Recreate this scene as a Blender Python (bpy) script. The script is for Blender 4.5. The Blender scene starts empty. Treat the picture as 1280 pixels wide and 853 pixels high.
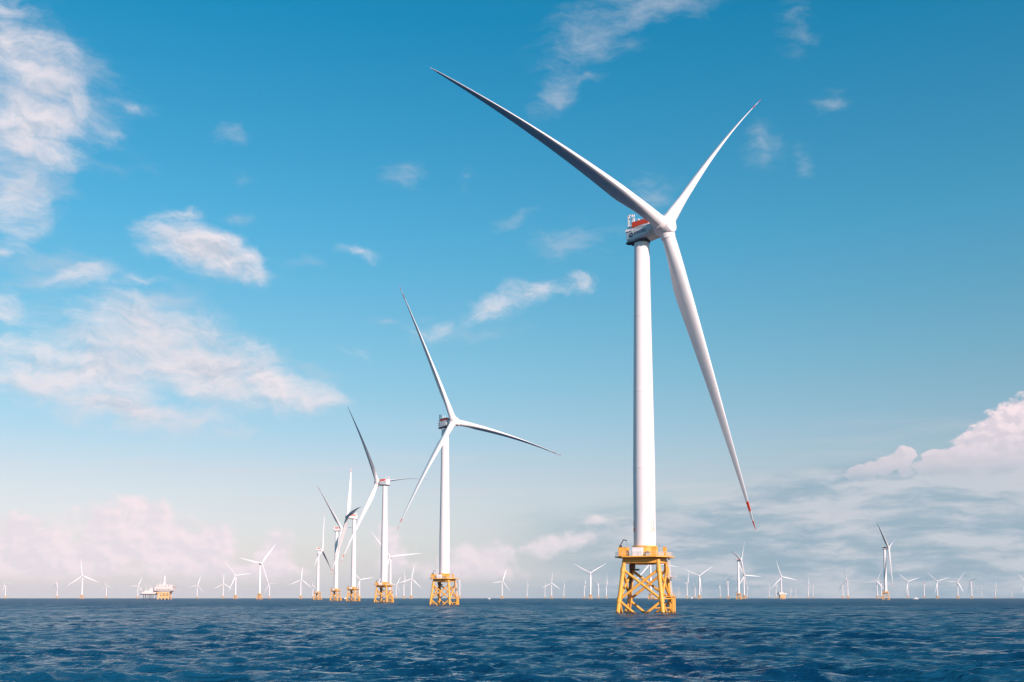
import bpy, bmesh, math, random
import numpy as np
from mathutils import Vector, Matrix
R = math.radians
random.seed(4)
scene = bpy.context.scene
col = scene.collection

# ---------------------------------------------------------------- camera
F = 1300.0            # focal length in units of a 1280 wide frame
TH = 0.08             # pitch
SH = 321.3 - F*math.tan(TH)
CAMZ = 4.4
cam_d = bpy.data.cameras.new('camera'); cam = bpy.data.objects.new('camera', cam_d); col.objects.link(cam)
cam.location = (0, 0, CAMZ); cam.rotation_euler = (math.pi/2 + TH, 0, 0)
cam_d.sensor_width = 36.0; cam_d.lens = F/1280*36.0
cam_d.shift_y = SH/1280
cam_d.clip_start = 0.5; cam_d.clip_end = 80000
scene.camera = cam

def ray(px, py):
    u = (426.5 + SH - py)/F; X = (px-640)/F
    c, s = math.cos(TH), math.sin(TH)
    return Vector((X, c - u*s, s + u*c))
def deg(px, py):
    d = ray(px, py)
    return math.degrees(math.atan2(d.x, d.y)), math.degrees(math.atan2(d.z, math.hypot(d.x, d.y)))

# ---------------------------------------------------------------- sun
SUN_AZ, SUN_EL = R(33), R(22)     # azimuth from -Y (behind the camera) towards +X
S = Vector((math.sin(SUN_AZ)*math.cos(SUN_EL), -math.cos(SUN_AZ)*math.cos(SUN_EL), math.sin(SUN_EL)))
sl = bpy.data.lights.new('sun', 'SUN'); sl.energy = 5.0; sl.angle = R(0.53); sl.color = (1.0, 0.83, 0.77)
so = bpy.data.objects.new('sun', sl); col.objects.link(so)
so.rotation_euler = S.to_track_quat('Z', 'Y').to_euler()

# ---------------------------------------------------------------- exposure
scene.view_settings.view_transform = 'Standard'; scene.view_settings.look = 'None'
scene.view_settings.exposure = 0.25; scene.view_settings.gamma = 1.0
scene.view_settings.use_curve_mapping = False
scene.cycles.max_bounces = 5; scene.cycles.volume_bounces = 0
scene.cycles.use_denoising = True
try: scene.cycles.denoiser = 'OPENIMAGEDENOISE'
except Exception: pass
scene.cycles.denoising_input_passes = 'RGB_ALBEDO_NORMAL'; scene.cycles.denoising_prefilter = 'ACCURATE'
scene.cycles.sample_clamp_indirect = 4; scene.cycles.sample_clamp_direct = 2.2
scene.cycles.caustics_reflective = False; scene.cycles.caustics_refractive = False
scene.cycles.adaptive_threshold = 0.005

# ---------------------------------------------------------------- world: Nishita sky with procedural clouds
w = bpy.data.worlds.new('World'); scene.world = w; w.use_nodes = True
nt = w.node_tree; N = nt.nodes; L = nt.links
for n in list(N): N.remove(n)
def link(a, b): L.new(a, b)
def setin(sock, v):
    if isinstance(v, bpy.types.NodeSocket): L.new(v, sock)
    else: sock.default_value = v
def M(op, a, b=0.0, c=0.0, clamp=False):
    n = N.new('ShaderNodeMath'); n.operation = op; n.use_clamp = clamp
    setin(n.inputs[0], a); setin(n.inputs[1], b); setin(n.inputs[2], c)
    return n.outputs[0]
def VM(op, a, b=(0, 0, 0), scale=None):
    n = N.new('ShaderNodeVectorMath'); n.operation = op
    setin(n.inputs[0], a); setin(n.inputs[1], b)
    if scale is not None: setin(n.inputs['Scale'], scale)
    return n.outputs['Value'] if op in ('LENGTH', 'DOT_PRODUCT') else n.outputs[0]
def SM(v, lo, hi, a=0.0, b=1.0, mode='SMOOTHSTEP'):
    n = N.new('ShaderNodeMapRange'); n.interpolation_type = mode
    setin(n.inputs[0], v); setin(n.inputs[1], lo); setin(n.inputs[2], hi); setin(n.inputs[3], a); setin(n.inputs[4], b)
    return n.outputs[0]
def MIX(f, a, b):
    n = N.new('ShaderNodeMix'); n.data_type = 'RGBA'
    setin(n.inputs['Factor'], f)
    A = [s for s in n.inputs if s.name == 'A' and s.type == 'RGBA'][0]; B = [s for s in n.inputs if s.name == 'B' and s.type == 'RGBA'][0]
    setin(A, a); setin(B, b)
    return [s for s in n.outputs if s.type == 'RGBA'][0]
def NOISE(vec, scale, detail=6, rough=0.55, dist=0.0, col_=False, lac=2.0):
    n = N.new('ShaderNodeTexNoise'); n.noise_dimensions = '3D'
    setin(n.inputs['Vector'], vec); n.inputs['Scale'].default_value = scale
    n.inputs['Detail'].default_value = detail; n.inputs['Roughness'].default_value = rough
    n.inputs['Lacunarity'].default_value = lac; n.inputs['Distortion'].default_value = dist
    return n.outputs['Color'] if col_ else n.outputs['Fac']
def rgb(r, g, b, k=1.0):     # display value 0-255 -> scene linear
    f = lambda c: (c/12.92 if c <= .04045 else ((c+.055)/1.055)**2.4)
    return (f(r/255)*k, f(g/255)*k, f(b/255)*k, 1.0)

tc = N.new('ShaderNodeTexCoord'); D3 = tc.outputs['Generated']
sep = N.new('ShaderNodeSeparateXYZ'); L.new(D3, sep.inputs[0])
az = M('MULTIPLY', M('ARCTAN2', sep.outputs[0], sep.outputs[1]), 57.2958)
el = M('MULTIPLY', M('ARCSINE', sep.outputs[2]), 57.2958)
cmb = N.new('ShaderNodeCombineXYZ'); L.new(az, cmb.inputs[0]); L.new(el, cmb.inputs[1])
P = cmb.outputs[0]

WS = 0.084
sky = N.new('ShaderNodeTexSky'); sky.sky_type = 'NISHITA'; sky.sun_disc = False
sky.sun_elevation = SUN_EL
sky.sun_rotation = math.atan2(S.x, S.y)
sky.altitude = 0; sky.air_density = 1.0; sky.dust_density = 0.6; sky.ozone_density = 1.0
ramp = N.new('ShaderNodeValToRGB'); L.new(M('MULTIPLY', el, 1/60), ramp.inputs[0])
stops = [(0, (1.16, 1.02, 1.22)), (6.5, (1.14, 1.03, 1.06)), (13, (.78, 1.22, 1.21)), (19.4, (.45, 1.33, 1.42)), (30, (.094, 1.25, 1.48)), (60, (.12, 1.2, 1.35))]
e_ = ramp.color_ramp.elements
while len(e_) < len(stops): e_.new(.5)
for q, (d_, c_) in enumerate(stops):
    e_[q].position = d_/60; e_[q].color = (c_[0]/2, c_[1]/2, c_[2]/2, 1)
skyc = VM('MULTIPLY', sky.outputs[0], VM('SCALE', ramp.outputs[0], scale=2.0))
K = 1.0/(WS*2**0.25)
# milky low air: paler towards the horizon, pinker to the left, bluer to the right
lowl = SM(az, -26, 20)
haze_c = MIX(lowl, rgb(226, 220, 228, K), rgb(158, 187, 203, K))
hz = M('POWER', SM(el, 0.0, 9.0, 1.0, 0.0, 'LINEAR'), 1.3)
skyc = MIX(M('MULTIPLY', hz, 0.85), skyc, haze_c)

def warp(p, scale, amt, seed):
    q = VM('ADD', p, (seed, seed*1.7, seed*.3))
    nz = NOISE(q, scale, 3, .6, col_=True)
    return VM('ADD', p, VM('MULTIPLY', VM('SUBTRACT', nz, (.5, .5, .5)), (amt*1.6, amt, 0)))
def field(p, groups):
    out = None
    for (px, py, a, b, rot, g) in groups:
        A, E = deg(px, py)
        m = N.new('ShaderNodeMapping'); m.vector_type = 'TEXTURE'
        m.inputs['Location'].default_value = (A, E, 0)
        m.inputs['Rotation'].default_value = (0, 0, R(rot))
        m.inputs['Scale'].default_value = (a*.0441, b*.0441, 1)
        L.new(p, m.inputs['Vector'])
        v = M('MULTIPLY', M('SUBTRACT', 1.0, VM('LENGTH', m.outputs[0]), clamp=True), g)
        out = v if out is None else M('MAXIMUM', out, v)
    return out

# --- soft, wind-drawn clouds  (x, y, half length, half height, rotation, strength)
soft = [(45,95,115,60,-22,1.15),(30,165,120,62,12,1.35),(95,135,80,30,-20,1.0),(8,15,70,30,10,.8),(8,240,52,90,0,1.05),(160,135,60,14,10,.5),(0,320,18,20,0,.8),
        (255,313,125,42,-9,1.35),(225,272,70,20,5,.75),(212,292,40,40,30,.7),(95,345,75,30,15,.75),(25,395,80,36,-20,.8),(175,352,60,14,5,.6),
        (190,412,140,50,-3,1.35),(240,455,205,62,-14,1.35),(100,462,190,56,3,1.3),(345,478,130,36,-13,1.3),(160,505,190,40,-7,1.3),(60,430,90,40,0,.7),(330,440,90,34,-24,.7),
        (665,372,135,24,17,.95),(725,350,60,24,5,.9),(555,410,75,20,6,.8),(620,388,70,22,12,.8),(452,313,50,13,-6,.7),(449,430,50,14,-10,.75),
        ]
wisps = [(70,110,140,100,-20,1.1),(25,215,85,100,0,1.1),(210,440,235,84,-10,1.15),(255,315,120,44,-8,1.0),(70,340,120,46,15,.9),(200,372,170,34,-4,.8),(390,470,90,30,-20,.7),(150,215,70,26,10,.5),(600,420,110,26,8,.7),(540,395,80,18,20,.6),(800,5,190,50,8,1.0),(740,50,120,60,14,.95),(700,112,70,30,25,1.0),(740,95,70,18,22,.8),(955,180,44,44,0,.85),(1006,200,34,28,0,.75),(1045,132,40,32,0,.7),(1000,38,44,56,-30,.8),
        (818,240,60,40,-25,.85),(502,220,52,32,0,.85),(585,222,26,30,0,.6),(645,272,70,16,18,.9),(715,303,120,42,0,.8),(285,165,42,28,0,.8),(190,215,40,14,0,.6),(300,225,34,16,0,.6),(300,275,40,16,5,.7),(395,330,80,18,0,.7),(480,400,50,12,0,.6)]
Pw = warp(P, .16, 2.6, 3.1)
Pw = warp(Pw, .6, .8, 9.4)
fs = field(Pw, soft)
stm = N.new('ShaderNodeMapping'); L.new(Pw, stm.inputs['Vector']); stm.inputs['Rotation'].default_value = (0, 0, R(7)); stm.inputs['Scale'].default_value = (.29, .66, 1)
st = stm.outputs[0]
ns = NOISE(VM('ADD', st, (11, 3, 0)), 1.0, 10, .64)
ns2 = NOISE(VM('ADD', st, (11.05, 3.28, 0)), 1.0, 5, .55)
nbig = NOISE(VM('MULTIPLY', Pw, (.10, .22, 1)), 1.0, 3, .5)
ds = M('ADD', M('MULTIPLY', fs, 1.15), M('ADD', M('MULTIPLY', M('SUBTRACT', ns, .5), 2.7), M('MULTIPLY', M('SUBTRACT', nbig, .5), .9)))
ds = M('MULTIPLY', SM(ds, .10, 1.65), SM(fs, .0, .5))
shade_s = SM(M('ADD', M('MULTIPLY', M('SUBTRACT', ns2, ns), 2.6), M('MULTIPLY', ds, .40)), .12, .85)
c_soft = MIX(shade_s, rgb(245, 235, 239, K), rgb(188, 200, 216, K))
lo_l = SM(el, 6, 13)
c_soft = MIX(lo_l, rgb(214, 212, 222, K), c_soft)
skyc = MIX(M('MULTIPLY', ds, .95), skyc, c_soft)
Pv = warp(P, .3, 1.6, 14.2)
fw = field(Pv, wisps)
wm = N.new('ShaderNodeMapping'); L.new(Pv, wm.inputs['Vector']); wm.inputs['Rotation'].default_value = (0, 0, R(-18)); wm.inputs['Scale'].default_value = (.30, .95, 1); wm.inputs['Location'].default_value = (5, 2, 0)
nw = NOISE(wm.outputs[0], 1.0, 9, .66)
dw = M('MULTIPLY', SM(M('ADD', fw, M('MULTIPLY', M('SUBTRACT', nw, .5), 2.2)), .2, 1.5), SM(fw, 0, .6))
skyc = MIX(M('MULTIPLY', dw, .55), skyc, rgb(205, 208, 220, K))

# --- grey stratus bank low on the right
band_az = SM(az, -3, 9)
band_top = M('ADD', SM(az, 2, 20, 5.2, 7.6, 'LINEAR'), M('MULTIPLY', M('SUBTRACT', NOISE(VM('MULTIPLY', P, (.12, .3, 1)), 1.0, 4, .5), .5), 5.0))
band = M('MULTIPLY', band_az, SM(M('SUBTRACT', band_top, el), -.5, 1.6))
nb = NOISE(VM('MULTIPLY', warp(P, .25, 1.2, 5.5), (.20, .95, 1)), 1.0, 8, .6)
nbl = NOISE(VM('ADD', VM('MULTIPLY', P, (.10, .45, 1)), (4, 7, 0)), 1.0, 3, .5)
bcol = MIX(SM(M('ADD', M('MULTIPLY', nb, .65), M('MULTIPLY', nbl, .35)), .41, .59), rgb(138, 170, 191, K), rgb(200, 206, 215, K))
skyc = MIX(M('MULTIPLY', band, M('ADD', .66, M('MULTIPLY', SM(nb, .3, .6), .3))), skyc, bcol)
# pale streaks in the bank
stk = SM(NOISE(VM('ADD', VM('MULTIPLY', warp(P, .3, .8, 2.2), (.14, 1.1, 1)), (1, 8.3, 0)), 1.0, 6, .58), .55, .72)
skyc = MIX(M('MULTIPLY', M('MULTIPLY', stk, SM(el, 8.5, 4.5)), M('MULTIPLY', band_az, .85)), skyc, rgb(208, 210, 217, K))
# thin veil lines over the middle
veil = M('MULTIPLY', SM(NOISE(VM('ADD', VM('MULTIPLY', P, (.07, .8, 1)), (21, 5, 0)), 1.0, 6, .6), .5, .75), M('MULTIPLY', SM(el, 2, 5), SM(el, 11, 7)))
skyc = MIX(M('MULTIPLY', veil, .35), skyc, rgb(222, 215, 224, K))

# --- cumulus: billowed tops
def cumulus(groups, c_lit, c_dark, amp, fr, seed, edge):
    p = warp(P, .35, .9, seed)
    f = field(p, groups)
    q = VM('ADD', VM('MULTIPLY', p, (.42*fr, .52*fr, 1)), (seed, seed*2, 0))
    n1 = NOISE(q, 1.0, 8, .56)
    n2 = NOISE(VM('ADD', q, (.12*fr, .16*fr, 0)), 1.0, 6, .52)
    v = M('ADD', f, M('MULTIPLY', M('SUBTRACT', n1, .52), amp))
    d = M('MULTIPLY', SM(v, .10, .10 + edge), SM(f, 0, .06))
    lit = SM(M('SUBTRACT', n1, n2), -.10, .12)
    return d, MIX(lit, c_dark, c_lit), v
left = [(165,665,110,52,0,1.0),(165,640,42,34,0,.95),(60,700,130,52,0,1.0),(20,690,60,60,0,.9),(240,690,90,52,0,.9),(345,700,34,46,0,.95),(300,720,120,26,0,.7),(490,690,30,46,0,.8),(600,705,60,46,0,.95),(590,715,100,30,0,.7),(700,680,90,22,15,.6),(745,650,34,12,0,.6)]
dl, cl, _ = cumulus(left, rgb(248, 233, 238, K), rgb(234, 225, 232, K), 1.15, 1.4, 2.7, .42)
skyc = MIX(M('MULTIPLY', dl, M('MULTIPLY', SM(el, .6, 1.5), SM(az, 5, -12, .7, 1.0))), skyc, cl)
right = [(1268,562,75,52,0,1.15),(1292,540,60,50,0,1.0),(1215,580,62,32,20,1.05),(1180,585,40,22,0,.95),(1172,577,24,16,0,.9),(1074,594,22,12,0,1.0),(1102,582,26,14,20,1.05),(1126,573,22,17,40,.95),(1128,592,14,10,0,.7),(1197,555,12,12,0,.5),(1350,560,120,60,0,1.0)]
dr, cr, vr = cumulus(right, rgb(250, 232, 236, K), rgb(222, 212, 222, K), .95, 2.4, 6.3, .16)
base_r = SM(el, 5.6, 7.2)
cr = MIX(SM(el, 6.0, 9.5), rgb(206, 205, 216, K), cr)
skyc = MIX(M('MULTIPLY', dr, base_r), skyc, cr)

bg = N.new('ShaderNodeBackground'); L.new(skyc, bg.inputs[0]); bg.inputs[1].default_value = WS
wo = N.new('ShaderNodeOutputWorld'); L.new(bg.outputs[0], wo.inputs[0])
w.cycles.sampling_method = 'MANUAL'; w.cycles.sample_map_resolution = 1024

# ================================================================ materials
def mat(name, base, rough=.5, metal=0.0, spec=.5, noise=None, bump=None):
    m = bpy.data.materials.new(name); m.use_nodes = True
    t = m.node_tree; b = t.nodes['Principled BSDF']
    b.inputs['Base Color'].default_value = (*base, 1); b.inputs['Roughness'].default_value = rough
    b.inputs['Metallic'].default_value = metal; b.inputs['Specular IOR Level'].default_value = spec
    if noise:
        scale, c2, lo, hi, stretch = noise
        tcn = t.nodes.new('ShaderNodeTexCoord'); mp = t.nodes.new('ShaderNodeMapping')
        mp.inputs['Scale'].default_value = stretch
        nz = t.nodes.new('ShaderNodeTexNoise'); nz.inputs['Scale'].default_value = scale; nz.inputs['Detail'].default_value = 7; nz.inputs['Roughness'].default_value = .65
        mr = t.nodes.new('ShaderNodeMapRange'); mr.inputs[1].default_value = lo; mr.inputs[2].default_value = hi
        mx = t.nodes.new('ShaderNodeMix'); mx.data_type = 'RGBA'
        t.links.new(tcn.outputs['Object'], mp.inputs[0]); t.links.new(mp.outputs[0], nz.inputs['Vector'])
        t.links.new(nz.outputs['Fac'], mr.inputs[0]); t.links.new(mr.outputs[0], mx.inputs['Factor'])
        mx.inputs[6].default_value = (*base, 1); mx.inputs[7].default_value = (*c2, 1)
        t.links.new(mx.outputs[2], b.inputs['Base Color'])
        m['mixname'] = mx.name
    return m
WHITE = mat('white_paint', (.89, .775, .77), .42, noise=(.35, (.82, .71, .69), .45, .8, (1, 1, .18)))
BLADE = mat('blade_gelcoat', (.86, .78, .77), .38, noise=(.25, (.79, .71, .70), .45, .85, (1, 1, .3)))
GREY = mat('nacelle_side', (.74, .70, .70), .5)
YEL = mat('yellow_paint', (.86, .405, .065), .5, noise=(.9, (.66, .25, .035), .5, .8, (1, 1, .35)))
PALE = mat('pale_galvanised', (.62, .56, .52), .5)
RED = mat('red_paint', (.88, .07, .025), .45)
DARK = mat('dark_steel', (.06, .06, .07), .6)
NAVY = mat('navy_decal', (.02, .06, .13), .5)
ORNG = mat('orange_decal', (.70, .22, .08), .5)
BROWN = mat('dark_pipe_coating', (.20, .09, .035), .55)
ROOT = mat('hub_casting', (.70, .62, .52), .5)
ORNP = mat('faded_orange', (.85, .47, .20), .5)
PINK = mat('pinkish_white_cladding', (.80, .64, .62), .5)
# marine growth near the waterline on the jackets
t = YEL.node_tree; b = t.nodes['Principled BSDF']
src = b.inputs['Base Color'].links[0].from_socket
g = t.nodes.new('ShaderNodeNewGeometry'); sx = t.nodes.new('ShaderNodeSeparateXYZ'); t.links.new(g.outputs['Position'], sx.inputs[0])
nz = t.nodes.new('ShaderNodeTexNoise'); nz.inputs['Scale'].default_value = .8
t.links.new(g.outputs['Position'], nz.inputs['Vector'])
ad = t.nodes.new('ShaderNodeMath'); ad.operation = 'MULTIPLY_ADD'; t.links.new(nz.outputs['Fac'], ad.inputs[0]); ad.inputs[1].default_value = -1.6; t.links.new(sx.outputs[2], ad.inputs[2])
mr = t.nodes.new('ShaderNodeMapRange'); t.links.new(ad.outputs[0], mr.inputs[0]); mr.inputs[1].default_value = -.1; mr.inputs[2].default_value = -.5
mx = t.nodes.new('ShaderNodeMix'); mx.data_type = 'RGBA'; t.links.new(mr.outputs[0], mx.inputs['Factor']); t.links.new(src, mx.inputs[6]); mx.inputs[7].default_value = (.12, .06, .03, 1)
t.links.new(mx.outputs[2], b.inputs['Base Color'])

# ================================================================ mesh helpers
class MB:
    def __init__(s): s.v = []; s.f = []; s.m = []
    def quad_ring(s, rings, mi=0, cap=True, closed=True):
        o = len(s.v); n = len(rings[0])
        for r in rings: s.v += [tuple(p) for p in r]
        for i in range(len(rings)-1):
            mm = mi[i] if isinstance(mi, (list, tuple)) else mi
            for j in range(n):
                k = (j+1) % n
                s.f.append((o+i*n+j, o+i*n+k, o+(i+1)*n+k, o+(i+1)*n+j)); s.m.append(mm)
        if cap:
            a = mi[0] if isinstance(mi, (list, tuple)) else mi; z = mi[-1] if isinstance(mi, (list, tuple)) else mi
            s.f.append(tuple(o+j for j in reversed(range(n)))); s.m.append(a)
            s.f.append(tuple(o+(len(rings)-1)*n+j for j in range(n))); s.m.append(z)
    def tube(s, a, b, r, r2=None, n=12, mi=0):
        a = Vector(a); b = Vector(b); r2 = r if r2 is None else r2
        d = (b-a).normalized(); u = d.orthogonal().normalized(); v = d.cross(u)
        R_ = [[c + (u*math.cos(k*2*math.pi/n) + v*math.sin(k*2*math.pi/n))*q for k in range(n)] for c, q in ((a, r), (b, r2))]
        s.quad_ring(R_, mi)
    def path(s, pts, r, n=8, mi=0):
        for a, b in zip(pts[:-1], pts[1:]): s.tube(a, b, r, n=n, mi=mi)
    def lathe(s, prof, n=32, axis='z', c=(0, 0, 0), mi=0, cap=True):
        rings = []
        for r, h in prof:
            ring = []
            for k in range(n):
                a = k*2*math.pi/n; x, y = math.cos(a)*r, math.sin(a)*r
                p = (x, y, h) if axis == 'z' else (h, x, y)
                ring.append((p[0]+c[0], p[1]+c[1], p[2]+c[2]))
            rings.append(ring)
        s.quad_ring(rings, mi, cap)
    def box(s, c, d, rot=0.0, ch=0.0, mi=0):
        hx, hy, hz = d[0]/2, d[1]/2, d[2]/2
        if ch:
            base = [(-hx+ch, -hy), (hx-ch, -hy), (hx, -hy+ch), (hx, hy-ch), (hx-ch, hy), (-hx+ch, hy), (-hx, hy-ch), (-hx, -hy+ch)]
        else: base = [(-hx, -hy), (hx, -hy), (hx, hy), (-hx, hy)]
        cr, sr = math.cos(rot), math.sin(rot)
        rings = [[(c[0]+x*cr-y*sr, c[1]+x*sr+y*cr, c[2]+z) for x, y in base] for z in (-hz, hz)]
        s.quad_ring(rings, mi)
    def mesh(s, name, mats, smooth=False, angle=40):
        me = bpy.data.meshes.new(name); me.from_pydata(s.v, [], s.f)
        for m in (mats if isinstance(mats, (list, tuple)) else [mats]): me.materials.append(m)
        me.polygons.foreach_set('material_index', s.m)
        me.update()
        bm = bmesh.new(); bm.from_mesh(me); bmesh.ops.recalc_face_normals(bm, faces=bm.faces); bm.to_mesh(me); bm.free()
        if smooth:
            me.polygons.foreach_set('use_smooth', [True]*len(me.polygons))
            me.set_sharp_from_angle(angle=R(angle))
        return me
def put(name, me, parent=None, loc=None, rot=None):
    o = bpy.data.objects.new(name, me); col.objects.link(o)
    if parent: o.parent = parent
    if loc is not None: o.location = loc
    if rot is not None: o.rotation_euler = rot
    return o
def empty(name, loc, label, cat, group=None):
    o = bpy.data.objects.new(name, None); col.objects.link(o); o.location = loc
    o['label'] = label; o['category'] = cat
    if group: o['group'] = group
    return o

# ================================================================ the sea
def build_sea():
    rr = [0.0, 6.0]; r = 12.0
    while r < 46: rr.append(r); r += 2.0 if r < 40 else .8
    while r < 1100:
        rr.append(r); r += .20 + max(0, r-46)*.0022
    while r < 24000: rr.append(r); r *= 1.014 if r < 2500 else 1.06
    rr.append(26000.)
    rr = np.array(rr)
    a = np.radians(np.concatenate([np.arange(-34, 34, .085), np.arange(35, 325, 5.0)]))   # azimuth from +Y
    nr, na = len(rr), len(a)
    Rg, A = np.meshgrid(rr, a, indexing='ij')
    X = (Rg*np.sin(A)).astype(np.float64); Y = (Rg*np.cos(A)).astype(np.float64)
    dr = np.gradient(rr); sp = np.maximum(dr[:, None], 0*A + .085*math.pi/180*rr[:, None]*1.2)
    front = (np.abs((np.degrees(A)+180) % 360 - 180) < 33)
    sp = np.where(front, sp, 60.0)
    Z = np.zeros_like(X); DX = np.zeros_like(X); DY = np.zeros_like(X)
    rng = np.random.default_rng(11)
    n = 230
    lam = np.exp(rng.uniform(np.log(.75), np.log(34), n)); lam.sort()
    main = math.atan2(-.93, -.36)   # travelling away to the right-back is nearly the same look
    th = main + rng.normal(0, .38, n)
    octs = np.interp(np.log2(lam), [-.3, .5, 1.2, 2, 3, 4, 5], [.19, .225, .185, .110, .060, .034, .012])
    amp = octs*.208*lam/(2*math.pi)
    for i in range(n):
        k = 2*math.pi/lam[i]; kx, ky = k*math.cos(th[i]), k*math.sin(th[i]); ph = rng.uniform(0, 6.28)
        rows = np.where(lam[i] > 2.2*sp.min(axis=1))[0]
        if len(rows) == 0: continue
        sl_ = slice(rows.min(), rows.max()+1)
        wgt = np.clip((lam[i]/sp[sl_] - 2.2)/2.5, 0, 1)
        q = kx*X[sl_] + ky*Y[sl_] + ph
        c = np.cos(q)*wgt*amp[i]
        sn = np.sin(q)*wgt*amp[i]*.8
        Z[sl_] += c; DX[sl_] -= sn*math.cos(th[i]); DY[sl_] -= sn*math.sin(th[i])
    # one larger swell close to the boat, right of centre, and a smaller one at the left
    def hump(px, py, h, sx_, sy_, rot):
        global F
        d = CAMZ*F/(py-748); x0 = (px-640)/F*d; y0 = d
        c, s = math.cos(rot), math.sin(rot)
        u = (X-x0)*c + (Y-y0)*s; v = -(X-x0)*s + (Y-y0)*c
        return h*np.exp(-(u/sx_)**2)*(np.exp(-(v/sy_)**2) - .3*np.exp(-((v+sy_*1.6)/(sy_*1.2))**2))
    Z += hump(985, 847, .8, 4.0, 1.5, .05) + hump(120, 848, .34, 6, 1.4, .1) + hump(690, 847, .25, 4, 1.2, .0)
    X += DX; Y += DY
    co = np.stack([X, Y, Z], -1).reshape(-1, 3)
    i, j = np.meshgrid(np.arange(nr-1), np.arange(na), indexing='ij')
    j2 = (j+1) % na
    f = np.stack([i*na+j, (i+1)*na+j, (i+1)*na+j2, i*na+j2], -1).reshape(-1, 4)
    me = bpy.data.meshes.new('sea')
    me.vertices.add(len(co)); me.vertices.foreach_set('co', co.astype(np.float32).ravel())
    me.loops.add(f.size); me.loops.foreach_set('vertex_index', f.astype(np.int32).ravel())
    me.polygons.add(len(f)); me.polygons.foreach_set('loop_start', np.arange(0, f.size, 4, dtype=np.int32))
    me.polygons.foreach_set('use_smooth', np.ones(len(f), bool))
    me.update(calc_edges=True); me.validate()
    m = bpy.data.materials.new('sea_water'); m.use_nodes = True; t = m.node_tree; b = t.nodes['Principled BSDF']
    b.inputs['Base Color'].default_value = (.006, .050, .088, 1); b.inputs['Roughness'].default_value = .09
    b.inputs['IOR'].default_value = 1.333
    g = t.nodes.new('ShaderNodeNewGeometry')
    cd = t.nodes.new('ShaderNodeCameraData')
    def nz(scale, stretch, det, ro, dst=0):
        mp = t.nodes.new('ShaderNodeMapping'); mp.inputs['Scale'].default_value = stretch; mp.inputs['Rotation'].default_value = (0, 0, R(-12))
        t.links.new(g.outputs['Position'], mp.inputs[0])
        x = t.nodes.new('ShaderNodeTexNoise'); x.inputs['Scale'].default_value = scale; x.inputs['Detail'].default_value = det; x.inputs['Roughness'].default_value = ro; x.inputs['Distortion'].default_value = dst
        t.links.new(mp.outputs[0], x.inputs['Vector']); return x.outputs['Fac']
    fine = nz(3.0, (.42, 1.0, 1), 3, .5, .3)
    mid = nz(.70, (.38, 1.0, 1), 4, .55, .2)
    big = nz(.05, (.28, 1.0, 1), 8, .68)
    farn = nz(.055, (1.0, .16, 1), 5, .62)
    patch = nz(.008, (.3, 1.0, 1), 5, .6)
    b1 = t.nodes.new('ShaderNodeBump'); b1.inputs['Distance'].default_value = .05; b1.inputs['Strength'].default_value = .9; t.links.new(fine, b1.inputs['Height'])
    b2 = t.nodes.new('ShaderNodeBump'); b2.inputs['Distance'].default_value = .6; b2.inputs['Strength'].default_value = .8; t.links.new(mid, b2.inputs['Height']); t.links.new(b1.outputs[0], b2.inputs['Normal'])
    b3 = t.nodes.new('ShaderNodeBump'); b3.inputs['Distance'].default_value = 4.0; b3.inputs['Strength'].default_value = .8; t.links.new(big, b3.inputs['Height']); t.links.new(b2.outputs[0], b3.inputs['Normal'])
    t.links.new(b3.outputs[0], b.inputs['Normal'])
    # waves too small for the mesh far out are carried by the roughness
    ln = t.nodes.new('ShaderNodeVectorMath'); ln.operation = 'LENGTH'; t.links.new(g.outputs['Position'], ln.inputs[0])
    rm = t.nodes.new('ShaderNodeMapRange'); t.links.new(ln.outputs['Value'], rm.inputs[0])
    for q, v_ in zip((1, 2, 3, 4), (70, 700, .07, .36)): rm.inputs[q].default_value = v_
    ra = t.nodes.new('ShaderNodeMath'); ra.operation = 'MULTIPLY_ADD'; t.links.new(farn, ra.inputs[0]); ra.inputs[1].default_value = .70; ra.use_clamp = True
    rs = t.nodes.new('ShaderNodeMath'); rs.operation = 'SUBTRACT'; t.links.new(rm.outputs[0], rs.inputs[0]); rs.inputs[1].default_value = .33
    t.links.new(rs.outputs[0], ra.inputs[2])
    rx = t.nodes.new('ShaderNodeMath'); rx.operation = 'MAXIMUM'; t.links.new(ra.outputs[0], rx.inputs[0]); rx.inputs[1].default_value = .05
    t.links.new(rx.outputs[0], b.inputs['Roughness'])
    cm = t.nodes.new('ShaderNodeMix'); cm.data_type = 'RGBA'; cm.inputs[6].default_value = (.001, .026, .072, 1); cm.inputs[7].default_value = (.005, .064, .128, 1)
    cr_ = t.nodes.new('ShaderNodeMapRange'); t.links.new(farn, cr_.inputs[0]); cr_.inputs[1].default_value = .40; cr_.inputs[2].default_value = .60
    t.links.new(cr_.outputs[0], cm.inputs['Factor'])
    # a little foam where the nearest jacket legs enter the water
    foam = None
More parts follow.
